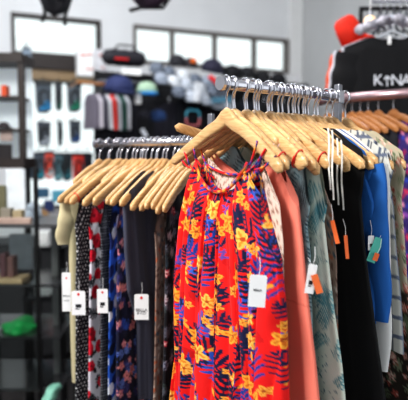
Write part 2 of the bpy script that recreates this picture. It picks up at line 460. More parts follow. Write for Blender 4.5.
# ============================================================ SETTING
def wall_with_holes(name, holes, x0, x1, z0, z1, loc, rz, m, thick=.12):
    """wall in local x,z with rectangular openings"""
    bm = NB(); xs = sorted({x0, x1}|{h[0] for h in holes}|{h[1] for h in holes}); zs = sorted({z0, z1}|{h[2] for h in holes}|{h[3] for h in holes})
    for a, b in zip(xs, xs[1:]):
        for c, d in zip(zs, zs[1:]):
            if any(h[0] <= (a+b)/2 <= h[1] and h[2] <= (c+d)/2 <= h[3] for h in holes): continue
            box(bm, ((a+b)/2, thick/2, (c+d)/2), (b-a, thick, d-c))
    bmesh.ops.remove_doubles(bm, verts=bm.verts, dist=1e-5)
    return tag(obj(name, bm, m, None, loc, rz), kind='structure')
def wx(px): # local x on window wall (0 at the corner, negative left)
    p = BG(px, 160); return (p-WC).dot(WD)
zt = 2.79; zb = 2.41
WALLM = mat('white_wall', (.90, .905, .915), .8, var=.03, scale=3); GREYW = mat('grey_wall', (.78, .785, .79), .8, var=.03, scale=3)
DARKW = mat('dark_wall', (.16, .16, .17), .7)
holes = [(wx(14), wx(102), zb, zt), (wx(134), wx(287), zb, zt), (wx(25), wx(99), 1.0, 2.2)]
wall_with_holes('wall_back', holes, -5.2, 0, 0, 3.7, WC, WROT, WALLM)
# side wall runs from the corner towards the camera
c0 = WC; d2 = Vector((.401, -.916, 0)); rz2 = math.atan2(-.916, .401)
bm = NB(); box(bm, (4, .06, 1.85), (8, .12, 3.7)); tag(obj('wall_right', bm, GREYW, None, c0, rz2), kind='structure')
lw = WC-WD*5.2
bm = NB(); box(bm, (4, -.06, 1.85), (8, .12, 3.7)); tag(obj('wall_left', bm, WALLM, None, lw, rz2), kind='structure')
bm = NB(); box(bm, (-2.6, -4, -.05), (5.4, 8.2, .1)); tag(obj('floor', bm, mat('concrete_floor', (.22, .21, .21), .35, var=.25, scale=4), None, WC, WROT), kind='structure')
bm = NB(); box(bm, (-2.6, -4, 3.75), (5.4, 8.2, .1)); tag(obj('ceiling', bm, WALLM, None, WC, WROT), kind='structure')
# white column beside the window, dark transom and wooden peg board
bm = NB(); box(bm, (wx(293.5), -.02, 1.85), (wx(300)-wx(288), .04, 3.7)); tag(obj('trim_1', bm, mat('bright_trim', (.93, .93, .93), .6, var=.02), None, WC, WROT), kind='structure')
def window(n, a, b, z0, z1, mulls, fr=.035):
    r = empty('window_%d' % n, WC, WROT); r['kind'] = 'structure'
    bm = NB(); f = fr
    box(bm, ((a+b)/2, .02, z1-f/2), (b-a, .08, f)); box(bm, ((a+b)/2, .02, z0+f/2), (b-a, .08, f))
    for x in (a+f/2, b-f/2): box(bm, (x, .02, (z0+z1)/2), (f, .08, z1-z0-2*f))
    for x in mulls: box(bm, (x, .02, (z0+z1)/2), (f, .07, z1-z0-2*f))
    o = obj('window_frame', bm, BROWNM if n != 2 else mat('grey_frame', (.45, .43, .42), .5), r)
    bm = NB(); box(bm, ((a+b)/2, .05, (z0+z1)/2), (b-a-f, .006, z1-z0-f)); g = obj('window_glass', bm, GLASS, r)
window(1, wx(14), wx(102), zb, zt, [])
window(2, wx(134), wx(287), zb, zt, [wx(173), wx(215), wx(254)])
window(3, wx(25), wx(99), 1.0, 2.2, [], .02)
bm = NB(); box(bm, ((wx(-30)+wx(100))/2, -.035, 2.345), (wx(100)-wx(-30), .07, .11)); tag(obj('trim_2', bm, BROWNM, None, WC, WROT), kind='structure')
bm = NB(); box(bm, ((wx(24)+wx(104))/2, -.02, 2.245), (wx(104)-wx(24), .04, .10)); tag(obj('trim_3', bm, WOODD, None, WC, WROT), kind='structure')

# ============================================================ RACKS
FA = Vector((.04, 1.07, 0)); FD = Vector((.246, .21, 0)); FRZ = EYE+.142; FAZ = FRZ-.052
fdir = FD.normalized()
def rack(name, label, a, b, z, post_at, post_top, rad=.0105, extra=0, m=None, postw=.014):
    """garment rack: rail, square post, collar, foot bars"""
    r = empty(name, (post_at[0], post_at[1], 0), 0, label, 'clothes rack'); o0 = Vector((post_at[0], post_at[1], 0))
    m = m or CHROME
    A = Vector((a[0], a[1], z))-o0; B = Vector((b[0], b[1], z))-o0
    bm = NB(); tube(bm, [A, B], rad, 20); obj('rail', bm, m, r, smooth=True)
    d = (A-B).normalized()
    bm = NB(); tube(bm, [A-d*.001, A+d*.008], rad*1.25, 20); obj('end_cap', bm, m, r)
    bm = NB(); box(bm, (0, 0, post_top/2+.02), (postw, postw, post_top-.04), Euler((0, 0, math.atan2(d.y, d.x))), .002); obj('post', bm, STEEL, r)
    bm = NB(); box(bm, (0, 0, z), (postw+.007, postw+.007, .028), Euler((0, 0, math.atan2(d.y, d.x))), .003); obj('bracket', bm, m, r)
    L = (A-B).length
    for sgn, dd in ((1, d), (1, d.cross(Vector((0, 0, 1)))), (-1, d.cross(Vector((0, 0, 1))))):
        bm = NB(); tube(bm, [Vector((0, 0, .03)), dd*sgn*.32+Vector((0, 0, .03))], .015, 10)
        tube(bm, [dd*sgn*.31+Vector((0, 0, .03)), dd*sgn*.31+Vector((0, 0, 0))], .018, 10); obj('foot', bm, STEEL, r)
    return r
pf = FA+FD*1.07
rack('garment_rack', 'chrome rail rack on a square post carrying the red dress and coral top', FA-FD*.02, pf, FRZ, pf, FRZ+.028)
LA = Vector((-.327, 1.74, 0)); LB = Vector((.006, 1.47, 0)); LRZ = EYE+.049; LAZ = LRZ-.052
ldir = (LB-LA).normalized()
rack('garment_rack', 'lower chrome rail rack at left carrying the grey top and dotted dress', LA, LB, LRZ, LB+Vector((.012, -.008, 0)), EYE+.118)
RA = P(321, 99, 2.12); RB = P(450, 86, 1.82); RRZ = EYE+.222
RA.z = RB.z = 0
rack('garment_rack', 'rosy metal rail rack at right below the black t-shirt', RA, RB, RRZ, RB, RRZ+.02, rad=.017, m=COPPER, postw=.03)

# ============================================================ FRONT RACK GARMENTS
def front_at(px, a, arm=.19, lo=-.2, hi=1.4):
    """apex on the front rail whose right arm tip shows at pixel column px"""
    for _ in range(40):
        t = (lo+hi)/2; p = FA+FD*t+Vector((math.cos(a), math.sin(a), 0))*arm
        if 204+F*p.x/p.y < px: lo = t
        else: hi = t
    return FA+FD*t
def left_at(px, a, arm=.2):
    lo, hi = -.3, 1.3
    for _ in range(40):
        t = (lo+hi)/2; p = LA+(LB-LA)*t-Vector((math.cos(a), math.sin(a), 0))*arm
        if 204+F*p.x/p.y < px: lo = t
        else: hi = t
    return LA+(LB-LA)*t
GF = 'wooden hangers on the front rail'; GL = 'wooden hangers on the left rail'

# --- red dress
a = R(-60); p = Vector((FA.x, FA.y, FAZ))
hanger(p, a, 'pale wooden hanger nearest the camera holding the red tropical dress', GF, roll=R(3), band=0)
rd = empty('dress', p, a, 'red strappy dress with orange flowers and blue palm leaves', 'dress')
CR = cv_red()
def top_red(S):
    return np.where(np.abs(S) < .8, -.150+.055*(np.abs(S)/.8)**2.2, -.095-.055*(np.abs(S)-.8)/.2)
W = [(0, .118), (.06, .135), (.16, .17), (.3, .187), (.6, .196), (1, .21)]
cloth_body('dress_body', rd, CR, W, top_red, .82, T=.014, A=.036, freq=5.6, nx=280, nz=520, seed=4, gather=.35, back=.35, crease=.75)
# neckline bindings: thin rolled bands along the scooped neckline
def stripes_tube(name, pts, r, parent, cv, seg=8):
    bm = NB(); tube(bm, pts, r, seg); me = bpy.data.meshes.new(name); bmesh.ops.recalc_face_normals(bm, faces=bm.faces); bm.to_mesh(me); bm.free()
    color_mesh(me, cv); return link(name, me, CLOTH, parent)
CS = Cv(.6, .6, 'D11A1E', .0015)
for k in range(3200): CS.ell(CS.rng.uniform(0, .6), CS.rng.uniform(0, .6), .006, .004, CS.rng.random()*3, CS.rng.choice(['23489E', 'F0A43A', '17204A', 'E01B1A']))
def bez(a, b, sag, n=14):
    a = Vector(a); b = Vector(b); out = []
    for i in range(n+1):
        t = i/n; q = a.lerp(b, t); q.z -= sag*math.sin(math.pi*t); out.append(q)
    return out
for sgn in (-1, 1):
    for dx, tx, yy in ((.0, .0, -.012), (.012, .012, -.016), (.026, .022, -.010), (.012, .03, .012), (.024, .04, .014)):
        hx = .168-dx*2.1; hz = -.09*(hx/.19)-.004
        stripes_tube('strap', bez((sgn*hx, yy*.7, hz), (sgn*(.098-tx*.9), yy, -.106-tx*.55), .008), .0021, rd, CS)
# neck band
pts = [(.118*.98*s, -.016*math.sqrt(max(0, 1-s*s))-.003, float(top_red(np.array([s]))[0])) for s in np.linspace(-.8, .8, 24)]
stripes_tube('neck_binding', pts, .0032, rd, CS)
pts = [(.118*.98*s, .016*math.sqrt(max(0, 1-s*s))+.002, -.118+.03*abs(s)**2) for s in np.linspace(-.8, .8, 24)]
stripes_tube('neck_binding', pts, .0028, rd, CS)
price_tag(rd, p, a, 257.5, 291, 17.5, 33, [('BELLA', .18, .03)], off=.052, tilt=R(4), dot=False)

def simple_top(kind, arm):
    if kind == 'cover':
        return lambda S: .010-.092*np.abs(S)**1.08 - .04*np.exp(-(S/.3)**4) - .03*sst(np.abs(S), .9, 1.0)
    if kind == 'strap':   # strappy neckline lying below the hanger
        return lambda S: np.where(np.abs(S) < .75, -.12+.035*(np.abs(S)/.75)**2, -.085-.045*(np.abs(S)-.75)/.25)
    if kind == 'tank':    # shoulder straps on the hanger, scooped between
        return lambda S: -.012-.098*np.abs(S)**1.1 - .075*np.exp(-(S/.38)**4) - .06*sst(np.abs(S), .82, 1.0)
    if kind == 'tee':
        return lambda S: -.006-.092*np.abs(S)**1.1 - .035*np.exp(-(S/.3)**4)
fronts = [ # px of right tip, angle, cv, kind, label, cat, w-scale, flare, sleeves, name, T, A
 (295, -61, cv_animal(), 'strap', 'beige animal print top between the red dress and coral top', 'top', .93, 1.03, None, 'blouse', .004, .004),
 (310, -60, cv_salmon(), 'strap', 'plain coral pink sleeveless top beside the red dress', 'top', 1.0, 1.32, None, 'blouse', .008, .009),
 (322, -60, cv_teal(), 'tank', 'grey blue blouse with dark feather pattern behind the coral top', 'blouse', .95, 1.05, None, 'blouse', .008, .006),
 (337, -59, cv_mint(), 'tank', 'pale mint blouse with diagonal teal leaf print', 'blouse', .98, 1.3, None, 'blouse', .008, .009),
 (348, -59, cv_brown(), 'strap', 'brown speckled dress squeezed between mint blouse and black dress', 'dress', .95, 1.06, None, 'dress', .004, .004),
 (371, -59, plain('141416'), 'cover', 'plain solid black dress hanging right of the mint blouse', 'dress', 1.02, 1.55, None, 'dress', .009, .008),
 (380, -59, plain('2A68B2'), 'cover', 'plain bright blue top right of the black dress', 'top', 1.0, 1.04, 'long', 'blouse', .009, .005),
 (384, -59, plain('E2E2E0'), 'cover', 'plain white shirt between the blue top and the plaid shirt', 'shirt', 1.0, 1.04, 'long', 'shirt', .009, .004),
 (398, -59, cv_plaid(), 'cover', 'blue and white plaid shirt at right of the front rail', 'shirt', 1.04, 1.12, None, 'shirt', .009, .005),
 (410, -60, cv_beigefloral(), 'cover', 'beige dress with small red flowers, last on the front rail', 'dress', 1.04, 1.3, None, 'dress', .009, .008)]
FL = {}
for i, (px, ad, cv, kind, lab, cat, ws, fl, slv, nm, T, A) in enumerate(fronts):
    a = R(ad); q = front_at(px, a); q = Vector((q.x, q.y, FAZ)); short = lab.split(' top')[0]
    hanger(q, a, 'pale wooden hanger holding the '+' '.join(lab.split()[:6]), GF, band=1 if i in (0, 1, 3) else 0)
    r = empty(nm, q, a, lab, cat); w = .185*ws
    W = [(0, w*(.72 if kind == 'strap' else .98)), (.08, w*.93), (.2, w), (.6, w*(1+(fl-1)*.6)), (1, w*fl)]
    L = .62 if cat in ('top', 'shirt', 'blouse') else .85
    L = {6: .41, 7: .42, 8: .47}.get(i, L)
    cloth_body('dress_body' if cat == 'dress' else 'shirt_body', r, cv, W, simple_top(kind, .19), L, T=T, A=A, freq=4, nx=120, nz=260, seed=20+i, gather=.5, over=1 if kind == 'cover' else 0, bend=.016)
    if kind == 'strap':
        stn = {0: 'C9A99A', 1: 'E8806E', 4: 'E8E4DC'}[i]; sm = mat('strap_%d' % i, stn, .7)
        for sgn in (-1, 1):
            bm = NB(); zz = simple_top('strap', 0)(np.array([.6]))[0]
            for yo in (-.006, .006): ribbon(bm, bez((sgn*.14, yo, -.062), (sgn*w*.55, yo, zz+.004), .002), .005 if i != 1 else .009)
            obj('strap', bm, sm, r)
    if slv == 'long':
        for sgn in (-1, 1): sleeve(r, cv, sgn, w*.9, -.10, .40 if i != 6 else .30, R(5 if i != 6 else 9), .03, .03)
    if slv == 'short':
        for sgn in (-1, 1): sleeve(r, cv, sgn, w*.9, -.11, .16, R(22), .035, .034)
    FL[i] = (r, q, a)
ORG = mat('orange_card', (.93, .45, .22), .6, var=.05); TEALC = mat('teal_card', (.35, .75, .68), .6, var=.05)
r, q, a = FL[1]
price_tag(r, q, a, 311, 279, 9, 30, None, off=.026, tilt=R(8), dot=False, bars=True)
price_tag(r, q, a, 317, 284, 7, 20, None, off=.021, tilt=R(-18), dot=False, col=ORG, name='orange_tag')
r, q, a = FL[3]; price_tag(r, q, a, 335, 232, 5, 24, None, off=.022, tilt=R(-18), dot=False, col=ORG, name='orange_tag', yaw=R(-50))
r, q, a = FL[4]; price_tag(r, q, a, 346.5, 247, 3.5, 24, None, off=.016, tilt=R(-6), dot=False, col=ORG, name='orange_tag')
r, q, a = FL[6]
price_tag(r, q, a, 371, 243, 6, 15, None, off=.026, dot=False, bars=True)
price_tag(r, q, a, 375, 250, 9, 26, None, off=.022, tilt=R(20), dot=False, col=TEALC, name='teal_tag')
price_tag(r, q, a, 376, 257, 5, 8, None, off=.028, tilt=R(20), dot=False, col=ORG, name='orange_tag')
# thin white hanging loops of the garments between mint blouse and black dress
WS = mat('white_ribbon', (.88, .88, .86), .6, var=.03)
for (gi, px0, px1, y0, y1) in ((3, 328, 330, 128, 190), (3, 332, 333, 130, 200), (4, 337, 338, 138, 205), (4, 341, 343, 140, 210)):
    r, q, a = FL[gi]; p0 = local_of(q, a, px0, y0, .016); p1 = local_of(q, a, px1, y1, .018)
    bm = NB(); ribbon(bm, [p0+(p1-p0)*k/8+Vector((.0015*math.sin(k), 0, 0)) for k in range(9)], .0042); obj('hanging_loop', bm, WS, r)
    o = C.objects[-1]
# spare hangers between them
for px, ad, lab in ((311, -64, 'bare pale wooden hanger between coral top and blue feather blouse'),                     (358, -61, 'bare pale wooden hanger just left of the black dress shoulder'), (328, -63, 'bare pale wooden hanger behind the blue feather blouse'),
                    (353, -63, 'bare pale wooden hanger just before the black dress'), (367.5, -60, 'bare pale wooden hanger just before the bright blue top')):
    a = R(ad); q = front_at(px, a)
    hanger(Vector((q.x, q.y, FAZ)), a, lab, GF, band=1 if px == 311 else 0, roll=R(2))

# ============================================================ LEFT RACK GARMENTS
lefts = [ # px of left tip
 (54, 50, plain('C9BE9A'), 'tee', 'cream blouse with a dark neck tie, leftmost on the left rail', 'blouse', .86, .9, 'bell', 'blouse', .014, .012),
 (66, 51, cv_dots(), 'tank', 'black dress with small white polka dots', 'dress', .97, .97, None, 'dress', .012, .008),
 (80, 53, cv_redfloral(), 'tank', 'pale lilac dress printed with red roses', 'dress', .97, 1.0, None, 'dress', .011, .009),
 (91, 54, cv_grid(), 'tank', 'dark charcoal dress with fine horizontal lines', 'dress', .97, .96, None, 'dress', .008, .007),
 (108, 56, cv_navyfloral(), 'tank', 'navy dress with small pink flowers and blue leaves', 'dress', .97, 1.0, None, 'dress', .012, .010),
 (101, 55, cv_blue(), 'tank', 'bright blue and white top just left of the navy flowered dress', 'top', .99, .98, None, 'blouse', .006, .005),
 (115, 57, cv_grey(), 'cover', 'plain slate grey sleeveless top on the left rail', 'top', .95, 1.0, None, 'blouse', .014, .013),
 (146, 60, cv_brown(), 'tank', 'brown and dark patterned dress behind the black floral dress', 'dress', .96, 1.0, None, 'dress', .006, .006),
 (158, 62, cv_blackfloral(), 'tank', 'black dress with pink and white flowers left of the red dress', 'dress', 1.0, 1.0, None, 'dress', .012, .010)]
LL = {}
for i, (px, ad, cv, kind, lab, cat, ws, fl, slv, nm, T, A) in enumerate(lefts):
    a = R(ad); q = left_at(px, a); q = Vector((q.x, q.y, LAZ))
    hanger(q, a, 'pale wooden hanger holding the '+' '.join(lab.split()[:7]), GL, arm=.2, drop=.1, band=-1 if i == 1 else 0)
    r = empty(nm, q, a, lab, cat); w = .19*ws
    W = [(0, w*.98), (.08, w*.95), (.2, w*.98), (.6, w*(1+(fl-1)*.6)), (1, w*fl)]
    L = .64 if cat in ('top', 'shirt', 'blouse') else 1.0
    if i == 6: W = [(0, w), (.2, w*.98), (.42, w*.9), (.6, w*.66), (1, w*.62)]
    tf = simple_top(kind, .2)
    cloth_body('dress_body' if cat == 'dress' else 'shirt_body', r, cv, W, tf, L, T=T, A=A, freq=4, nx=150 if i not in (1, 2, 3) else 230, nz=320 if i not in (1, 2, 3) else 520, seed=60+i, gather=.5, over=1 if kind == 'cover' else 0, back=.5, bend=.014)
    if slv == 'bell':
        for sgn in (-1, 1): sleeve(r, cv, sgn, w*.9, -.105, .13, R(12), .026, .04)
        bm = NB()
        for k, (x, l) in enumerate(((-.155, .10), (-.135, .14), (-.12, .08))):
            tube(bm, [(x, -.052, -.11), (x-.006, -.054, -.11-l*.5), (x+.004, -.054, -.11-l)], .0018, 6)
        tube(bm, [(-.165, -.05, -.105), (-.145, -.056, -.118), (-.12, -.05, -.108)], .002, 6)
        obj('neck_tie', bm, INK, r)
    LL[i] = (r, q, a)
for px, ad, lab in ((62, 50, 'bare pale wooden hanger beside the cream blouse'), (88, 53, 'bare pale wooden hanger beside the rose print dress'),
                    (126, 57, 'bare pale wooden hanger just right of the slate grey top'), (135, 58, 'bare pale wooden hanger, second to the right of the slate grey top'),
                    (141, 60, 'bare pale wooden hanger just left of the brown patterned dress'), (152, 61, 'bare pale wooden hanger between brown and black floral dresses')):
    a = R(ad); q = left_at(px, a); hanger(Vector((q.x, q.y, LAZ)), a, lab, GL, arm=.2, drop=.1, roll=R(-1.5))
TT = [('BELLA', .3, -.1), ('& CO', .22, -.22)]
r, q, a = LL[0]; price_tag(r, q, a, 66.5, 292, 9, 40, TT, off=.032)
r, q, a = LL[1]; price_tag(r, q, a, 78.5, 303, 14, 25, None, off=.028, bars=True)
r, q, a = LL[3]; price_tag(r, q, a, 102.5, 301, 11, 25, None, off=.028, bars=True)
r, q, a = LL[6]; price_tag(r, q, a, 141.5, 307, 14.5, 26.5, [('BELLA', .3, -.12), ('& CO', .26, -.24)], off=.038)
# hanger lying across the left rail's post
hp = P(247, 148, 1.42)
h_ = hanger(hp, R(35), 'pale wooden hanger hung askew at the end of the left rail, its tip pointing left', GL, arm=.2, drop=.1, roll=R(40))

NF = 'narrow pale wooden hanger squeezed between the wider ones on the front rail'
for k in range(10):
    q = FA+FD*(.05+.098*k); hanger(Vector((q.x, q.y, FAZ-.001)), R(-58+(k % 3)*2), NF, 'narrow hangers on the front rail', arm=.11, drop=.05)
for k in range(10):
    q = LA+(LB-LA)*(.03+.093*k); hanger(Vector((q.x, q.y, LAZ-.001)), R(50+k), NF.replace('front', 'left'), 'narrow hangers on the left rail', arm=.11, drop=.055)

# ============================================================ RIGHT RACK
rdir = (RB-RA).normalized(); n3 = 0
r3 = [(326, 'E0DDD6', 'white top peeking out under the rosy rail', 0), (333, '3C3A40', 'charcoal top hanging from the rosy rail', 0), (341, '1C8A88', 'teal top hanging from the rosy rail', 0),
      (350, '1B2FBF', 'royal blue top hanging from the rosy rail', 0), (358, '1C1C20', 'black top under the rosy rail beside the royal blue one', 0), (366, '26252B', 'dark grey black blouse beside the purple print dress', 0),
      (376, None, 'purple dress with pink and black geometric print', 0), (391, None, 'purple print dress at the right edge of the photo', 1)]
for px, col, lab, k in r3:
    d = ray(px, 100); # apex on the rail at this column
    lo, hi = 0, 1.2
    for _ in range(30):
        t = (lo+hi)/2; p = RA+(RB-RA)*t
        if 204+F*p.x/p.y < px: lo = t
        else: hi = t
    a = R(-62); q = Vector((p.x, p.y, RRZ-.056))
    hanger(q, a, 'brown wooden hanger holding the '+lab.replace(' hanging', ''), 'brown hangers on the rosy rail', arm=.15, drop=.06, wood=WOODB)
    r = empty('blouse' if col else 'dress', q, a, lab, 'top' if col else 'dress'); cv = plain(col) if col else cv_purple()
    cloth_body('shirt_body' if col else 'dress_body', r, cv, [(0, .14), (.2, .15), (1, .16)], lambda S: -.008-.066*np.abs(S)**1.1-.035*np.exp(-(S/.3)**4), .62 if col else .9, T=.010, A=.008, freq=4, nx=70, nz=110, seed=90+px, gather=.5)

# black T-shirt with KONA lettering and the shirts behind it
def tee(loc, col, label, w=.19, name='t_shirt', rz=R(-6), slen=.2):
    r = empty(name, loc, rz, label, 't-shirt'); cv = plain(col)
    cloth_body('shirt_body', r, cv, [(0, w*.98), (.1, w), (1, w*.98)], lambda S: -.06*np.abs(S)**1.2-.028*np.exp(-(S/.33)**4), .68, T=.02, A=.006, freq=3, nx=90, nz=120, seed=int(w*1000), gather=.3)
    for sgn in (-1, 1): sleeve(r, cv, sgn, w*.84, -.085, slen, R(13), .055, .058)
    return r
tp = P(392, 31, 2.3)
t1 = tee(tp, '17171A', 'black t-shirt with white KONA lettering hanging above the rosy rail')
for ch, px in (('K', 378), ('N', 396.5), ('A', 406.5)):
    me = text_mesh(ch, .060, .0008, .0004); o = link('lettering', me, mat('white_ink', (.86, .87, .9), .6), t1, smooth=False); o.location = local_of(tp, R(-6), px, 80.5, .033)
bm = NB(); g = local_of(tp, R(-6), 387.3, 80.5, .033)
tube(bm, [g+Vector((.001, 0, -.022)), g+Vector((-.001, 0, -.005)), g+Vector((.001, 0, .009))], [.0035, .0025, .002], 8)
for k in range(7):
    an = R(-25+k*38); tube(bm, [g+Vector((.001, 0, .009)), g+Vector((math.cos(an)*.008, 0, .010+math.sin(an)*.008)), g+Vector((math.cos(an)*.0155, 0, .006+math.sin(an)*.010))], [.0022, .0024, .0008], 6)
obj('palm_emblem', bm, mat('white_ink', (.86, .87, .9)), t1)
bm = NB(); g = local_of(tp, R(-6), 389.5, 40, .03); box(bm, g, (.014, .001, .034)); obj('care_label', bm, CARD, t1)
for k, (dx, col, lab) in enumerate(((.006, 'C9C9D2', 'pale grey t-shirt directly behind the black KONA t-shirt'), (.008, 'E2592F', 'orange red t-shirt, rearmost behind the black KONA t-shirt'))):
    tee(tp+Vector((dx, .07+.07*k, .014-.004*k)), col, lab, slen=.2)
# hanging arm and hanger for the t-shirts
def plastic_hanger(loc, rz, label, group=None, arm=.19, m=None):
    r = empty('plastic_hanger', loc, rz, label, 'hanger', group); m = m or mat('clear_plastic', (.85, .87, .9), .15, .2)
    bm = NB(); pts = [(-arm, 0, -.075), (-arm*.5, 0, -.028), (0, 0, 0), (arm*.5, 0, -.028), (arm, 0, -.075), (arm*.9, 0, -.09), (0, 0, -.086), (-arm*.9, 0, -.09)]
    tube(bm, pts, .004, 8, closed=True); obj('frame', bm, m, r, smooth=True)
    bm = NB(); pts = [(0, 0, 0), (0, 0, .02)]+[(.014*math.cos(R(-90+k*18)), 0, .036+.014*math.sin(R(-90+k*18))) for k in range(15)]
    tube(bm, pts, .0018, 7); obj('hook', bm, CHROME, r, smooth=True); return r
HG = 'hangers of the displayed t-shirts'
for k, lab in enumerate(('clear hanger inside the black KONA t-shirt', 'clear hanger inside the pale grey t-shirt', 'clear hanger inside the orange red t-shirt')):
    plastic_hanger(tp+Vector(((0, .006, .008)[k], .07*k, .002)), R(-6), lab, HG, arm=.13)
# silvery scarf round the neck of the shirts
bm = NB(); pts = []
for k in range(40):
    t = k/39; x = -.12+.30*t; pts.append((x, -.02+.012*math.sin(k*.9), .012+.02*math.sin(math.pi*t)-.05*abs(t-.4)))
tube(bm, pts, [.022+.006*math.sin(k*1.7) for k in range(40)], 14, flat=.8)
o = obj('scarf', bm, mat('silvery_cloth', (.75, .74, .78), .45, .3, .35, 60, bump=.8), None, tp+Vector((.0, .045, .022)), R(-6), True); tag(o, 'silvery white scarf draped behind the neck of the black t-shirt', 'scarf')
# orange red hat on the grid panel
def ofs(px, py, Y): return P(px, py, Y)
hp = ofs(354, 41, 2.46)
r = empty('bucket_hat', hp, R(15), 'orange red hat perched behind the t-shirts at right', 'hat')
bm = NB(); lathe(bm, [(.055, .0), (.052, .06), (.045, .095), (.03, .108), (.001, .11)], 24, M=Matrix.Rotation(R(-32), 4, 'Y')); obj('crown', bm, mat('orange_red_felt', (.90, .20, .12), .8), r, smooth=True)
bm = NB(); lathe(bm, [(.054, .004), (.085, -.03), (.083, -.034), (.052, .0)], 24, M=Matrix.Rotation(R(-32), 4, 'Y')); obj('brim', bm, mat('orange_red_felt', 0), r, smooth=True)
# grid panel
gp0 = P(361, 9, 2.56); r = empty('grid_panel', (gp0.x, gp0.y, 0), R(-4), 'black wire grid panel standing behind the black t-shirt', 'display panel')
bm = NB(); H = gp0.z; Wd = .62
box(bm, (0, 0, H/2), (.016, .016, H)); box(bm, (Wd, 0, H/2), (.016, .016, H)); box(bm, (Wd/2, 0, H), (Wd+.016, .016, .016)); box(bm, (Wd/2, 0, .05), (Wd, .016, .016)); obj('frame', bm, BLACKM, r)
bm = NB()
for k in range(1, 8): tube(bm, [(Wd*k/8, 0, .05), (Wd*k/8, 0, H)], .004, 6)
for k in range(1, 20): tube(bm, [(0, 0, H-.1*k), (Wd, 0, H-.1*k)], .003, 6)
obj('mesh_wires', bm, BLACKM, r)
bm = NB(); e_ = Vector((hp.x-gp0.x, hp.y-gp0.y, hp.z+.06)); tube(bm, [(0, 0, e_.z), e_], .006, 8); obj('hat_peg', bm, BLACKM, r)
for sgn in (0, 1):
    bm = NB(); box(bm, (Wd*sgn, 0, .0125), (.03, .4, .025)); obj('foot', bm, BLACKM, r)
bm = NB(); q = Vector((tp.x-gp0.x+.0, 0, tp.z+.05)); tube(bm, [q+Vector((0, 0, -.006)), q+Vector((.0, -.32, -.006))], .007, 8); obj('hanging_arm', bm, CHROME, r)
# spare clear hangers clipped on the panel's top
for k in range(5):
    b = P(381+k*6.5, 3, 2.48); plastic_hanger(b+Vector((0, .0, -.052+.02)), R(60), 'clear plastic hanger clustered at the top right above the black t-shirt', 'clear hangers at the top right', arm=.09, m=mat('smoky_plastic', (.5, .52, .56), .2, .4))
bm = NB(); b0 = P(372, 2, 2.48); b1 = P(420, 2, 2.48); tube(bm, [b0, b1, b1+Vector((0, .08, 0))], .006, 8); o = obj('hanging_bar', bm, CHROME, None); tag(o, 'short chrome bar with clear hangers at top right', 'rail')
# globe bulb
gb = P(370, 22, 2.4); r = empty('globe_bulb', gb, 0, 'small warm globe bulb on a cord in front of the grid panel', 'light bulb')
bm = NB(); bmesh.ops.create_uvsphere(bm, u_segments=24, v_segments=16, radius=.026); obj('glass_globe', bm, mat('warm_globe', (1, .86, .68), .3, emit=.75, var=.02), r, smooth=True)
bm = NB(); lathe(bm, [(.010, .022), (.011, .04), (.006, .046)], 14); obj('socket', bm, STEEL, r)
bm = NB(); tube(bm, [(0, 0, .045), (.002, 0, 3.69-gb.z)], .0022, 6); obj('cord', bm, CARD, r)
# red item low behind t-shirt
# ============================================================ BACKGROUND
def bgroot(name, px, py, off, label, cat, group=None, rz=None):
    return empty(name, BG(px, py, off), WROT if rz is None else rz, label, cat, group)
# black display gondola along the wall
off = .75
x0 = BG(97, 160, off-.05); x1 = BG(303, 160, off-.05); L = (x1-x0).dot(WD); H = 2.2
r = empty('display_shelving', (x0.x, x0.y, 0), WROT, 'long black display shelving in front of the far windows', 'shelving')
BLK = mat('matte_black', (.13, .13, .145), .75)
bm = NB(); box(bm, (L/2, .03, H/2), (L, .04, H)); obj('back_panel', bm, BLK, r)
for z in (.2, .7, 1.2): bm = NB(); box(bm, (L/2, -.12, z), (L, .28, .025)); obj('shelf', bm, BLK, r)
bm = NB(); tube(bm, [(0, -.15, 2.1), (L, -.15, 2.1)], .012, 8)
for k in range(5): tube(bm, [(L*k/4, .02, 2.1), (L*k/4, -.15, 2.1)], .01, 8)
obj('hang_rail', bm, STEEL, r)
for k in range(5): bm = NB(); box(bm, (L*k/4, -.02, H/2), (.04, .05, H)); obj('upright', bm, BLACKM, r)

def cap(px, py, wpx, off, col, label, brim=None, rz=0, group=None, tilt=0):
    m = BGs(px, off)*wpx; r = bgroot('baseball_cap', px, py, off, label, 'cap', group, WROT+rz); r.rotation_euler = Euler((R(tilt), 0, WROT+rz), 'XYZ'); q = m/2
    cm = mat('cap_'+col, col, .8); bmm = mat('cap_'+(brim or col), brim or col, .8)
    bm = NB(); lathe(bm, [(q*.98, 0), (q, q*.2), (q*.93, q*.55), (q*.72, q*.85), (q*.4, q*1.02), (q*.06, q*1.08), (.001, q*1.12)], 20); obj('crown', bm, cm, r, smooth=True)
    bm = NB(); n = 12; va = []; vb = []
    for k in range(n+1):
        an = R(200+140*k/n); e = math.sin(math.pi*k/n)
        va.append((q*.98*math.cos(an), q*.98*math.sin(an), .02*q)); vb.append((q*1.08*math.cos(an), q*(.98*math.sin(an)-.62*e), -.22*q*e+.02*q))
    for z in (0, -.012):
        A = [bm.verts.new((x, y, zz+z)) for x, y, zz in va]; B = [bm.verts.new((x, y, zz+z)) for x, y, zz in vb]
        for k in range(n): bm.faces.new((A[k], A[k+1], B[k+1], B[k]))
    obj('brim', bm, bmm, r, smooth=True)
    return r
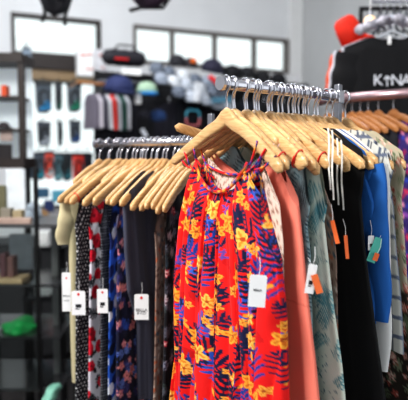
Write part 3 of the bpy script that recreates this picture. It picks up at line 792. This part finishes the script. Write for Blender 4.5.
# pale caps in a sloping display
G = 'pale caps in the middle of the shelving'
spots = []
rr = random.Random(3)
for i in range(6):
    for j in range(3):
        px = 157+i*12.5+j*4+rr.uniform(-1, 1); py = 70+i*3.6+j*10+rr.uniform(-1, 1)
        if (i, j) in ((0, 2),): continue
        spots.append((px, py, j))
ords = ['first', 'second', 'third', 'fourth', 'fifth', 'sixth']; rown = ['top', 'middle', 'bottom']
cnt = {0: 0, 1: 0, 2: 0}
for px, py, j in spots:
    n = cnt[j]; cnt[j] += 1
    cap(px, py, 14, 1.05+.08*j, rr.choice(['CDD2D9', '9AA2B0', '6E7684', 'D6DADF', 'B9BFC9', '4A4E58']), 'grey or white cap, %s from the left in the %s row of the cap display' % (ords[n], rown[j]), rz=rr.uniform(-.5, .5), group=G, tilt=12)
cap(147, 93, 21, 1.35, '9FB8A0', 'cap with pale green and yellow crown and bright blue brim', brim='1E8FD8')
o = cap(119, 92, 30, 1.3, '27305A', 'navy cap on the shelving right of the hanging shirts', rz=.3)
cap(158, 119, 17, 1.25, '24406E', 'small dark blue cap on the black jackets', rz=-.4)
cap(145, 117, 13, 1.25, '2A2A36', 'charcoal cap left of the small dark blue cap', rz=.2)
for k, (px, py, w, col, lab) in enumerate(((177, 64, 17, '2B2A30', 'black cap on the top of the shelving left of the orange patched one'), (190, 66, 15, '3A3438', 'dark cap with orange patch on top of the shelving'), (212, 71, 22, '343246', 'dark violet cap at the top beside the red strip'),
     (232, 76, 20, '1E1E22', 'black cap standing under the window near the rail end'), (247, 76, 17, '2A2A2E', 'black cap, second from the rail end under the window'), (262, 80, 17, '222226', 'black cap under the far window mullion'), (278, 82, 16, '1C1C22', 'rightmost black cap under the window'))):
    r_ = cap(px, py, w, .95, col, lab, rz=rr.uniform(-.6, .6), tilt=6)
    if k == 1:
        bm = NB(); box(bm, (0, -.075, .04), (.05, .01, .035), None, .003); obj('patch', bm, mat('orange_patch', (.95, .45, .1)), r_)
# red strip item
b = BG(216, 82, 1.5); bm = NB(); box(bm, (0, 0, 0), (.14, .03, .035), Euler((0, R(35), 0)), .008); o = obj('pennant', bm, mat('red_pink', (.93, .22, .25), .6), None, b, WROT); tag(o, 'short slanted red strip beside the pale caps', 'strip')
# duffel bags on top of shelving
def duffel(px, py, wpx, hpx, off, col, label, stripe=None):
    m = BGs(px, off); r = bgroot('duffel_bag', px, py, off, label, 'bag'); w, h = wpx*m, hpx*m
    bm = NB(); pts = []; rad = []
    for k in range(15):
        t = k/14; pts.append((-w/2+w*t, 0, .02*h*math.sin(k*2))); e = min(1, math.sqrt(max(0, 1-(2*t-1)**6))); rad.append(max(.004, h/2*e))
    tube(bm, pts, rad, 18); obj('bag_body', bm, mat('bag_'+col, col, .7), r, smooth=True)
    bm = NB(); tube(bm, [(-w*.25, -h*.3, h*.38), (-w*.15, -h*.35, h*.7), (w*.15, -h*.35, h*.7), (w*.25, -h*.3, h*.38)], .008, 8); obj('handle', bm, BLACKM, r, smooth=True)
    if stripe:
        bm = NB(); box(bm, (-w*.1, -h*.47, -h*.15), (w*.3, .02, h*.13), None, .004); obj('stripe', bm, mat('bag_red', (.85, .1, .12), .6), r)
    return r
duffel(124, 58, 46, 16, .8, '26242C', 'black duffel bag with red stripe right of the white box', stripe=1)
# hanging shirts behind the navy cap
rg = random.Random(5)
for k, (col, lab) in enumerate((('6C6672', 'grey mauve'), ('C9C3CC', 'pale lilac'), ('4A4754', 'dark slate'), ('D6D6DC', 'off white'), ('E0433A', 'bright red'), ('BFC6CE', 'silver grey'), ('2F5A50', 'dark green'), ('D0D0D8', 'soft white'))):
    px = 91+k*4.6; p0 = BG(px, 88+k*.4, 1.0)
    r = empty('hanging_shirt', p0, WROT-R(74), '%s shirt in the far row of hanging shirts below the white box' % lab, 'shirt', 'far hanging shirts')
    cloth_body('shirt_body', r, plain(col), [(0, .11), (1, .12)], simple_top('tee', .17), .32, T=.015, A=.008, freq=3, nx=24, nz=24, seed=k, gather=.5)
    bm = NB(); tube(bm, [(0, 0, -.03), (0, 0, .03), (.015, 0, .05), (0, 0, .065)], .003, 6); obj('hook', bm, CHROME, r)
bm = NB(); b0 = BG(78, 82, 1.0); b1 = BG(128, 86.5, 1.0); tube(bm, [b0, b1], .01, 10); 
for q in (b0, b1): tube(bm, [q, q+WN*-.35], .008, 8)
o = obj('hanging_rail', bm, WOODB, None); tag(o, 'thin brownish rail carrying the far row of shirts', 'rail')
# black jackets on the shelving
cols = ['1B1B22', '202028', '17171C', '23222C', '1A1C24', '1E1D22', '191920', '22242C', '1A1A1E', '202024']
nm = ['left of the small blue cap', 'under the blue brimmed cap', 'under the first pale caps', 'left of the turquoise ring', 'behind the turquoise ring', 'right of the turquoise ring', 'behind the front rail end', 'behind the front rail hooks', 'behind the middle of the front rail', 'behind the right half of the front rail']
for k in range(10):
    px = 112+k*19; p0 = BG(px, 90 + k*1.2 + (6 if k in (3, 5) else 0), .98)
    r = empty('jacket', p0, WROT+R(rg.uniform(-12, 12)), 'black jacket hanging on the shelving '+nm[k], 'jacket', 'black jackets on the shelving')
    cv = plain(cols[k]); w = BGs(px, 1.0)*12
    cloth_body('jacket_body', r, cv, [(0, w*.95), (.2, w), (1, w*1.05)], lambda S: -.06*np.abs(S)**1.2-.02*np.exp(-(S/.3)**4), .62, T=.03, A=.02, freq=3, nx=40, nz=40, seed=200+k, gather=.5)
    for sgn in (-1, 1): sleeve(r, cv, sgn, w*.9, -.07, .45, R(8), .045, .035)
    bm = NB(); tube(bm, [(0, 0, -.03), (0, 0, .02), (.02, 0, .04), (0, 0, .06)], .004, 6); obj('hook', bm, CHROME, r)
# ring, small bright items
b = BG(193, 118, 1.35); m = BGs(193, 1.35)
r = empty('ring_toy', b, WROT, 'small rounded square ring in turquoise and pink on the dark jackets', 'ring')
for nmn, a0, a1, colr in (('upper_half', 0, 180, (.22, .52, .6)), ('lower_half', 180, 360, (.7, .38, .4))):
    bm = NB(); pts = []
    for k in range(13):
        an = R(a0+(a1-a0)*k/12); cx, sx = math.cos(an), math.sin(an); f = 1/(abs(cx)**4+abs(sx)**4)**.25
        pts.append((cx*f*7.2*m, 0, sx*f*7.6*m))
    tube(bm, pts, 1.1*m, 10); o = obj(nmn, bm, mat('ring_'+nmn, colr, .5), r, smooth=True); o['label'] = 'turquoise half' if a0 == 0 else 'pink half'
def chip(name, px, py, wpx, hpx, off, col, label, cat, tilt=0, emit=0, depth=.03):
    m = BGs(px, off); bm = NB(); box(bm, (0, 0, 0), (wpx*m, depth, hpx*m), Euler((0, R(tilt), 0)), min(wpx, hpx)*m*.12)
    o = obj(name, bm, mat('c_'+col+str(emit), col, .55, emit=emit), None, BG(px, py, off), WROT); tag(o, label, cat); return o
chip('folded_cloth', 131, 72, 20, 6, 1.15, 'F4F4F2', 'folded white cloth on the shelf under the duffel bag', 'cloth')
chip('price_card', 138, 99, 6, 10, 1.35, 'F8F8F8', 'small white card left below the blue brimmed cap', 'card')
chip('folded_cloth', 197, 92, 7, 20, 1.3, 'D8DCE2', 'narrow pale cloth hanging below the pale caps', 'cloth', 6)
chip('folded_cloth', 222, 100, 22, 6, 1.3, '4C7C92', 'folded blue green cloth left of the front rail end', 'cloth', -6)
chip('price_card', 144, 133, 4, 9, 1.3, 'C8CCD4', 'small pale tag on the dark jackets above the left rail', 'tag', -30)
chip('folded_cloth', 293, 79, 16, 8, .9, 'D8D8DA', 'pale folded cloth at the right end of the shelving', 'cloth', -8)
# white box on the peg board with red marks
r = bgroot('cardboard_box', 92, 64, .55, 'white carton with faint red marks hanging beside the upper left window', 'box'); m = BGs(92, .55)
bm = NB(); box(bm, (-7.3*m, 0, -.5*m), (15*m, .12, 25*m), Euler((0, 0, 0)), .006); obj('front_panel', bm, CARD, r)
bm = NB(); box(bm, (8*m, .02, 1.5*m), (15*m, .12, 25*m), Euler((0, 0, 0)), .006); obj('side_panel', bm, mat('grey_card', (.82, .82, .84)), r)
bm = NB()
for x, z, s in ((-10, 7, 5), (-6, -6, 3), (-2, -6, 2), (-4, 8, 4), (7, 8, 3), (9, -4, 2)): box(bm, (x*m, -.066, z*m), (s*m, .004, 1.6*m))
obj('printed_marks', bm, mat('faint_red', (.85, .45, .40)), r)
bm = NB(); box(bm, (0, .16, 11*m), (.03, .26, .03)); obj('bracket', bm, BLACKM, r)

# goggle packs hanging on the peg board
PK = {}
def pack(px, py, wpx, hpx, off, cols, label, group='goggle packs hanging in front of the window', hookpy=None):
    m = BGs(px, off); r = bgroot('goggle_pack', px, py, off, label, 'pack', group); w, h = wpx*m, hpx*m
    bm = NB(); prism(bm, [(-w/2, h/2), (w/2, h/2), (w*.46, -h*.38), (w*.2, -h/2), (-w*.34, -h*.5), (-w*.46, -h*.3)], -.012, .012); obj('pouch', bm, mat('p_'+cols[0], cols[0], .3), r)
    bm = NB(); box(bm, (0, -.001, h*.46), (w*1.06, .03, h*.1), None, .003); obj('header', bm, mat('p_'+cols[1], cols[1], .5), r)
    bm = NB(); tube(bm, [(w*.05+math.cos(k/12*6.283)*w*.3, -.016, math.sin(k/12*6.283)*h*.26) for k in range(12)], .009, 8, closed=True); obj('strap', bm, mat('p_1C2024', '1C2024', .5), r, smooth=True)
    bm = NB(); prism(bm, [(-w*.34, -h*.42), (w*.4, -h*.34), (w*.38, -h*.05), (w*.1, -h*.12)], -.02, -.012); obj('colour_panel', bm, mat('p_'+cols[2], cols[2], .4), r)
    bm = NB(); tube(bm, [(0, off*.8, h*.62), (0, -.02, h*.62), (0, -.03, h*.68)], .005, 6); tube(bm, [(0, 0, h*.5), (0, 0, h*.63)], .003, 6); obj('peg', bm, BLACKM, r)
    return r
PO = .35
pack(43.5, 98, 16, 30, PO, ('4A545E', '202428', '1484BC'), 'goggle pack with bright blue corner in the top row')
pack(58.5, 97, 7, 27, PO, ('3A4048', '202428', '2A5E4E'), 'narrow grey goggle pack, second in the top row')
pack(74, 98, 14, 28, PO, ('5A626A', '202428', '0E8A68'), 'goggle pack with green panel in the top row')
pack(44, 134, 13, 24, PO, ('3A4048', '464C58', 'B9C2CC'), 'dark goggle pack below the blue cornered one')
pack(60, 134, 5, 24, PO, ('4A5058', '2C3036', '7C848C'), 'very narrow dark goggle pack in the middle row')
pack(75, 132, 11, 22, PO, ('565E68', '2A2E34', '3C62A0'), 'grey goggle pack in the middle row beside the white panel')
pack(27, 63, 8, 30, .5, ('8090A0', '59626C', '2C6CB0'), 'slim blue grey pack hanging at the corner of the upper window')
for k, (px, py, w, h, cols, lab) in enumerate(((30, 166, 9, 26, ('2C3440', '2C3036', '3C5060'), 'dark pack at the left of the bottom row'), (40, 166, 10, 28, ('46505C', '2C3036', '1C94A8'), 'grey pack with turquoise panel in the bottom row'), (49, 165, 9, 28, ('E0503C', '30343A', 'D8D8D8'), 'orange red pack in the bottom row'),
    (58, 167, 9, 28, ('4E6E78', '2C3036', '78B0B8'), 'grey blue pack in the bottom row'), (67, 167, 10, 28, ('1F2A30', '2C3036', '2C7C88'), 'dark teal pack in the bottom row'), (78, 168, 11, 30, ('E04438', '1C2024', '2A2A30'), 'red and black pack at the right of the bottom row'), (88, 168, 9, 30, ('30303A', '2C3036', '3C6CB0'), 'dark blue pack right of the red and black pack'))):
    pack(px, py, w, h, PO+.05, cols, lab)
chip('storage_box', 88, 121, 3, 9, .5, 'B49468', 'tiny tan block at the edge of the bright window', 'block')
for k, (px, py, w, h, col, lab) in enumerate(((42, 193, 14, 10, '38607C', 'small dusty blue pouch under the bottom row of packs'), (60, 196, 16, 12, '5CA8C0', 'light turquoise pouch on the window sill'), (49, 206, 10, 12, '2A3868', 'navy pouch left of the cream blouse'), (44, 215, 9, 12, 'A8845C', 'tan pouch below the navy pouch'))):
    chip('pouch', px, py, w, h, .7, col, lab, 'pouch')

# black cabinet added to keep the lower left area very dark
r = empty('dark_fill_cabinet', BG(20, 400, .0)*0+Vector((BG(40, 300, 1.2).x, BG(40, 300, 1.2).y, 0)), WROT, 'low black cabinet added to darken the area beneath the bright window', 'cabinet')
bm = NB(); box(bm, (0, 0, .45), (2.2, .4, .84), None, .01); obj('carcass', bm, BLK, r)
for k in range(3):
    bm = NB(); box(bm, (-.72+.72*k, -.21, .45), (.69, .02, .78), None, .004); d = obj('door', bm, mat('cab_door', (.16, .16, .17), .5), r)
    bm = NB(); tube(bm, [(-.72+.72*k+.28, -.235, .5), (-.72+.72*k+.28, -.235, .7)], .008, 8); obj('handle', bm, STEEL, d)

# upper left display case (white inside, dark frame)
Y0 = 3.0; m = Y0/F
c = P(6, 113, Y0); r = empty('display_case', (c.x, Y0, P(0, 168, Y0).z), 0, 'dark framed display case with white back at the left edge', 'display case')
w = 40*m; h = 108*m; xr = 16*m
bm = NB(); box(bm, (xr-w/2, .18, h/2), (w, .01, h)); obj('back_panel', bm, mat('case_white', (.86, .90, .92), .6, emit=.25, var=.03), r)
bm = NB()
for z, t in ((0, 10), (h, 9)): box(bm, (xr-w/2, .08, z+(t/2*m if z == 0 else 0)), (w+5*m, .22, t*m))
box(bm, (xr, .0, h/2), (6*m, .03, h)); box(bm, (xr-w, .0, h/2), (5*m, .03, h)); obj('frame', bm, BROWNM, r)
for zp, t in ((70, 2.4), (38, 2)): bm = NB(); box(bm, (xr-w/2, .085, zp*m), (w-4*m, .17, t*m)); obj('shelf', bm, BROWNM, r)
for zb_ in (-1,):
    for xx in (xr-2*m, xr-w+2*m):
        bm = NB(); box(bm, (xx, .09, -(r.location.z)/2+.0), (.03, .03, r.location.z)); obj('leg', bm, BLACKM, r)
def yb(name, px0, px1, py0, py1, Y, col, label, cat, d=.06, bev=.003, emit=0, group=None):
    a_ = P(px0, py1, Y); b_ = P(px1, py0, Y); bm = NB(); box(bm, (0, d/2, (b_.z-a_.z)/2), (b_.x-a_.x, d, b_.z-a_.z), None, bev)
    o = obj(name, bm, mat('y_'+col+str(emit), col, .55, emit=emit), None, Vector(((a_.x+b_.x)/2, Y, a_.z)), 0); return tag(o, label, cat, group)
yb('carton', 1, 6, 85, 97, Y0+.03, 'EE5A28', 'small orange carton on the top shelf of the display case', 'box')
yb('picture_card', 0, 12, 131, 141, Y0+.03, 'B8A49C', 'small brownish picture card in the display case', 'card', .01)
yb('picture_card', -6, 11, 144, 159, Y0+.03, '262024', 'black framed picture low in the display case', 'picture', .02)
r = empty('cap', P(4, 128, Y0+.08), .3, 'dark grey cap on the middle shelf of the display case', 'cap'); r.name = 'baseball_cap'
bm = NB(); lathe(bm, [(.03, .0), (.031, .01), (.025, .026), (.001, .034)], 18); obj('crown', bm, mat('cap_4A4448', '4A4448', .8), r, smooth=True)
bm = NB(); lathe(bm, [(.028, .0), (.048, -.001), (.046, .004), (.028, .005)], 18); obj('brim', bm, mat('cap_4A4448', 0), r, smooth=True)

# lower left metal shelf unit
YS = 2.35; ms = YS/F
zs = [P(0, y, YS).z for y in (226, 286, 338, 390)]
xl = P(-60, 200, YS).x; xr = P(36, 200, YS).x; D = .36
r = empty('metal_shelving', (xr, YS, 0), 0, 'dark metal and glass shelf unit at lower left', 'shelving')
wv = xr-xl
for xx, yy, top in ((0, 0, P(0, 168, YS).z), (-wv, 0, P(0, 168, YS).z), (.0+.0, D, zs[0]), (-wv, D, zs[0])):
    bm = NB(); box(bm, (xx, yy, top/2), (.016, .016, top)); obj('upright', bm, BLACKM, r)
px54 = P(54, 200, YS+.18)
bm = NB(); box(bm, (px54.x-xr, .18, zs[0]/2), (.026, .026, zs[0])); obj('upright', bm, mat('grey_post', (.42, .43, .43), .4, .4), r)
for k, z in enumerate(zs):
    bm = NB(); box(bm, (-wv/2+.04, D/2, z), (wv+.10, D, .012 if k else .016), None, .002); obj('shelf', bm, mat('shelf_dark', (.20, .20, .21), .18, .1) if k else mat('shelf_top', (.30, .30, .31), .3), r)
bm = NB(); box(bm, (-wv/2, -.011, (zs[0]+zs[3])/2), (wv, .004, zs[0]-zs[3])); obj('glass_front', bm, GLASS, r)
# things on it
def on(name, px0, px1, hpx, k, dy, col, label, cat, d=.06, bev=.003, group=None, emit=0):
    m_ = (YS+dy)/F; a_ = P(px0, 200, YS+dy); b_ = P(px1, 200, YS+dy); hh = hpx*m_
    bm = NB(); box(bm, (0, d/2, hh/2), (b_.x-a_.x, d, hh), None, bev)
    o = obj(name, bm, mat('y_'+col+str(emit), col, .55, emit=emit), None, Vector(((a_.x+b_.x)/2, YS+dy, zs[k]+(.008 if k == 0 else .006))), 0); return tag(o, label, cat, group)
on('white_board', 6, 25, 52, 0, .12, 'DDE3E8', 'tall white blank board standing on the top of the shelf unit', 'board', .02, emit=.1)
on('carton', -8, 5, 36, 0, .10, '6E6A50', 'olive brown carton left of the tall white board', 'box')
on('carton', 12, 21, 13, 0, .03, 'A49678', 'small tan carton in front of the tall white board', 'box', .05)
on('carton', 0, 10, 15, 0, .03, '8A8478', 'small grey brown carton at the left edge on top of the shelf unit', 'box', .05)
on('wooden_tray', -20, 30, 6, 0, .0, 'B59C90', 'low pinkish wooden tray along the front of the shelf top', 'tray', .03)
yb('carton', 0, 5, 254, 282, YS+.05, '5C3A40', 'narrow dark red carton with blue top at the left edge', 'box')
yb('carton', 7, 13, 257, 282, YS+.05, '6A4A48', 'second narrow dark red carton beside it', 'box')
on('wooden_tray', -20, 20, 5, 1, .01, 'B09878', 'tan wooden tray on the second shelf', 'tray', .12)
yb('poster_panel', 10, 32, 234, 274, YS+.33, 'AEB4BC', 'pale panel standing at the back of the second shelf', 'panel', .01)
yb('carton', 14, 30, 272, 281, YS+.15, '30282C', 'flat black carton with red corner on the second shelf', 'box')
# green bag on third shelf
def lump(name, px, py, wpx, hpx, Y, col, label, cat, seed=1):
    m_ = Y/F; c_ = P(px, py, Y); bm = NB(); bmesh.ops.create_icosphere(bm, subdivisions=4, radius=1); g_ = random.Random(seed)
    for v in bm.verts:
        n = .12*math.sin(v.co.x*5+seed)+.1*math.sin(v.co.y*6+v.co.z*4+seed)
        v.co = Vector((v.co.x*(1+n)*wpx*m_/2, v.co.y*(1+n)*.09, max(-.9, v.co.z*(1+n))*hpx*m_/2))
    o = obj(name, bm, mat('l_'+col, col, .45), None, c_, 0, True); return tag(o, label, cat)
lump('plastic_bag', 21, 327, 34, 18, YS+.12, '1E9A50', 'crumpled green plastic bag on the third shelf', 'bag')
lump('plastic_bag', 1, 334, 20, 9, YS+.1, '8E9494', 'small grey bag left of the green bag', 'bag', 3)
lump('plastic_bag', 52, 393, 12, 12, 2.0, '7FB8A4', 'pale aqua green bag low beside the dotted dress', 'bag', 5)
lump('plastic_bag', 33, 215, 16, 24, YS+.3, 'C8D4DE', 'crumpled pale bag behind the shelf upright', 'bag', 8)
# counter at far left, behind: white blocks imitate a shelf reflection and bright window
yb('carton', 35, 49, 282, 296, 2.95, 'E8F0EC', 'white block imitating a bright reflection low behind the shelf unit', 'box')
yb('carton', 38, 48, 232, 247, 2.95, 'F4F8F6', 'white block added for the bright window patch above the low one', 'box')
r = empty('display_table', (P(45, 300, 2.95).x, 2.95, 0), 0, 'dark table behind the shelf unit holding the added white blocks', 'table')
zt_ = P(0, 296, 2.95).z; zt2 = P(0, 247, 2.95).z
bm = NB(); box(bm, (0, .12, zt_-.012), (.22, .3, .022)); obj('table_top', bm, BLK, r)
bm = NB(); box(bm, (0, .12, zt2-.012), (.22, .26, .022)); obj('shelf', bm, BLK, r)
for xx in (-.1, .1):
    for yy in (0, .24): bm = NB(); box(bm, (xx, yy, zt2/2), (.02, .02, zt2)); obj('leg', bm, BLACKM, r)

# backpacks hung near the ceiling
def backpack(px, py, wpx, hpx, Y, col, label, rz=0, tilt=0):
    m_ = Y/F; c_ = P(px, py, Y); w, h = wpx*m_, hpx*m_; r = empty('backpack', c_, rz, label, 'backpack', None); r.rotation_euler = (0, tilt, rz)
    bm = NB(); pts = []; rad = []
    for k in range(17):
        t = k/16; pts.append((0, 0, -h/2+h*t)); rad.append(max(.01, w/2*(max(0, 1-abs(2*t-1)**3.2))**.5*(.82+.18*math.sin(t*3))))
    tube(bm, pts, [x*.55 for x in rad], 20, flat=1/.55); obj('bag_body', bm, mat('bp_'+col, col, .6), r, smooth=True)
    bm = NB(); tube(bm, [(-w*.22, -.10, -h*.28), (-w*.2, -.13, 0), (w*.2, -.13, 0), (w*.22, -.10, -h*.28)], .03, 10); obj('front_pocket', bm, mat('bp_'+col, 0), r, smooth=True)
    for s in (-1, 1):
        bm = NB(); tube(bm, [(s*w*.25, .06, h*.4), (s*w*.45, .09, h*.05), (s*w*.3, .07, -h*.42), (s*w*.34, .02, -h*.62)], .012, 8); obj('strap', bm, BLACKM, r, smooth=True)
    bm = NB(); tube(bm, [(0, 0, h*.45), (0, 0, 3.69-c_.z)], .004, 6); obj('hanging_cord', bm, BLACKM, r)
backpack(56, -9, 32, 48, 3.4, '232329', 'black backpack hanging at the top left above the window', .2, .1)
backpack(150, -16, 46, 46, 3.4, '3B2C3C', 'dark plum backpack hanging at the top centre', -.3, 1.3)
backpack(398, -40, 30, 30, 3.2, '232329', 'black backpack hanging above the top right', .2) if False else None

# ============================================================ LIGHT, WORLD, CAMERA
w = bpy.data.worlds.new('daylight'); bpy.context.scene.world = w; w.use_nodes = True
bgn = w.node_tree.nodes['Background']; bgn.inputs['Color'].default_value = (.93, .97, 1, 1); bgn.inputs['Strength'].default_value = 1.2
def area(name, loc, target, size, energy, col=(1, 1, 1)):
    l = bpy.data.lights.new(name, 'AREA'); l.shape = 'RECTANGLE'; l.size, l.size_y = size; l.energy = energy; l.color = col
    o = bpy.data.objects.new(name, l); C.objects.link(o); o.location = loc
    o.rotation_euler = (Vector(target)-Vector(loc)).to_track_quat('-Z', 'Y').to_euler(); return o
area('key_light', (-1.3, .3, 3.0), (.1, 1.2, 1.2), (.7, .7), 74, (1, .98, .95))  # unseen soft key from upper left, added to give the garments shape
area('wall_fill_light', (-.8, 3.2, 3.5), (-.3, 4.2, 1.5), (2, 1.2), 66, (.95, .98, 1))  # unseen area light added to brighten the far wall
cam = bpy.data.cameras.new('camera'); co = bpy.data.objects.new('camera', cam); C.objects.link(co)
co.location = (0, 0, EYE); co.rotation_euler = (R(90)-TH, 0, 0); cam.lens = 50; cam.sensor_width = 36; cam.clip_start = .05
cam.dof.use_dof = True; cam.dof.focus_distance = 1.12; cam.dof.aperture_fstop = 3.6
bpy.context.scene.camera = co
sc = bpy.context.scene
sc.view_settings.view_transform = 'Standard'; sc.view_settings.look = 'None'; sc.view_settings.exposure = 0
try: sc.view_settings.look = 'Medium High Contrast'
except Exception as e: print('LOOK', e)
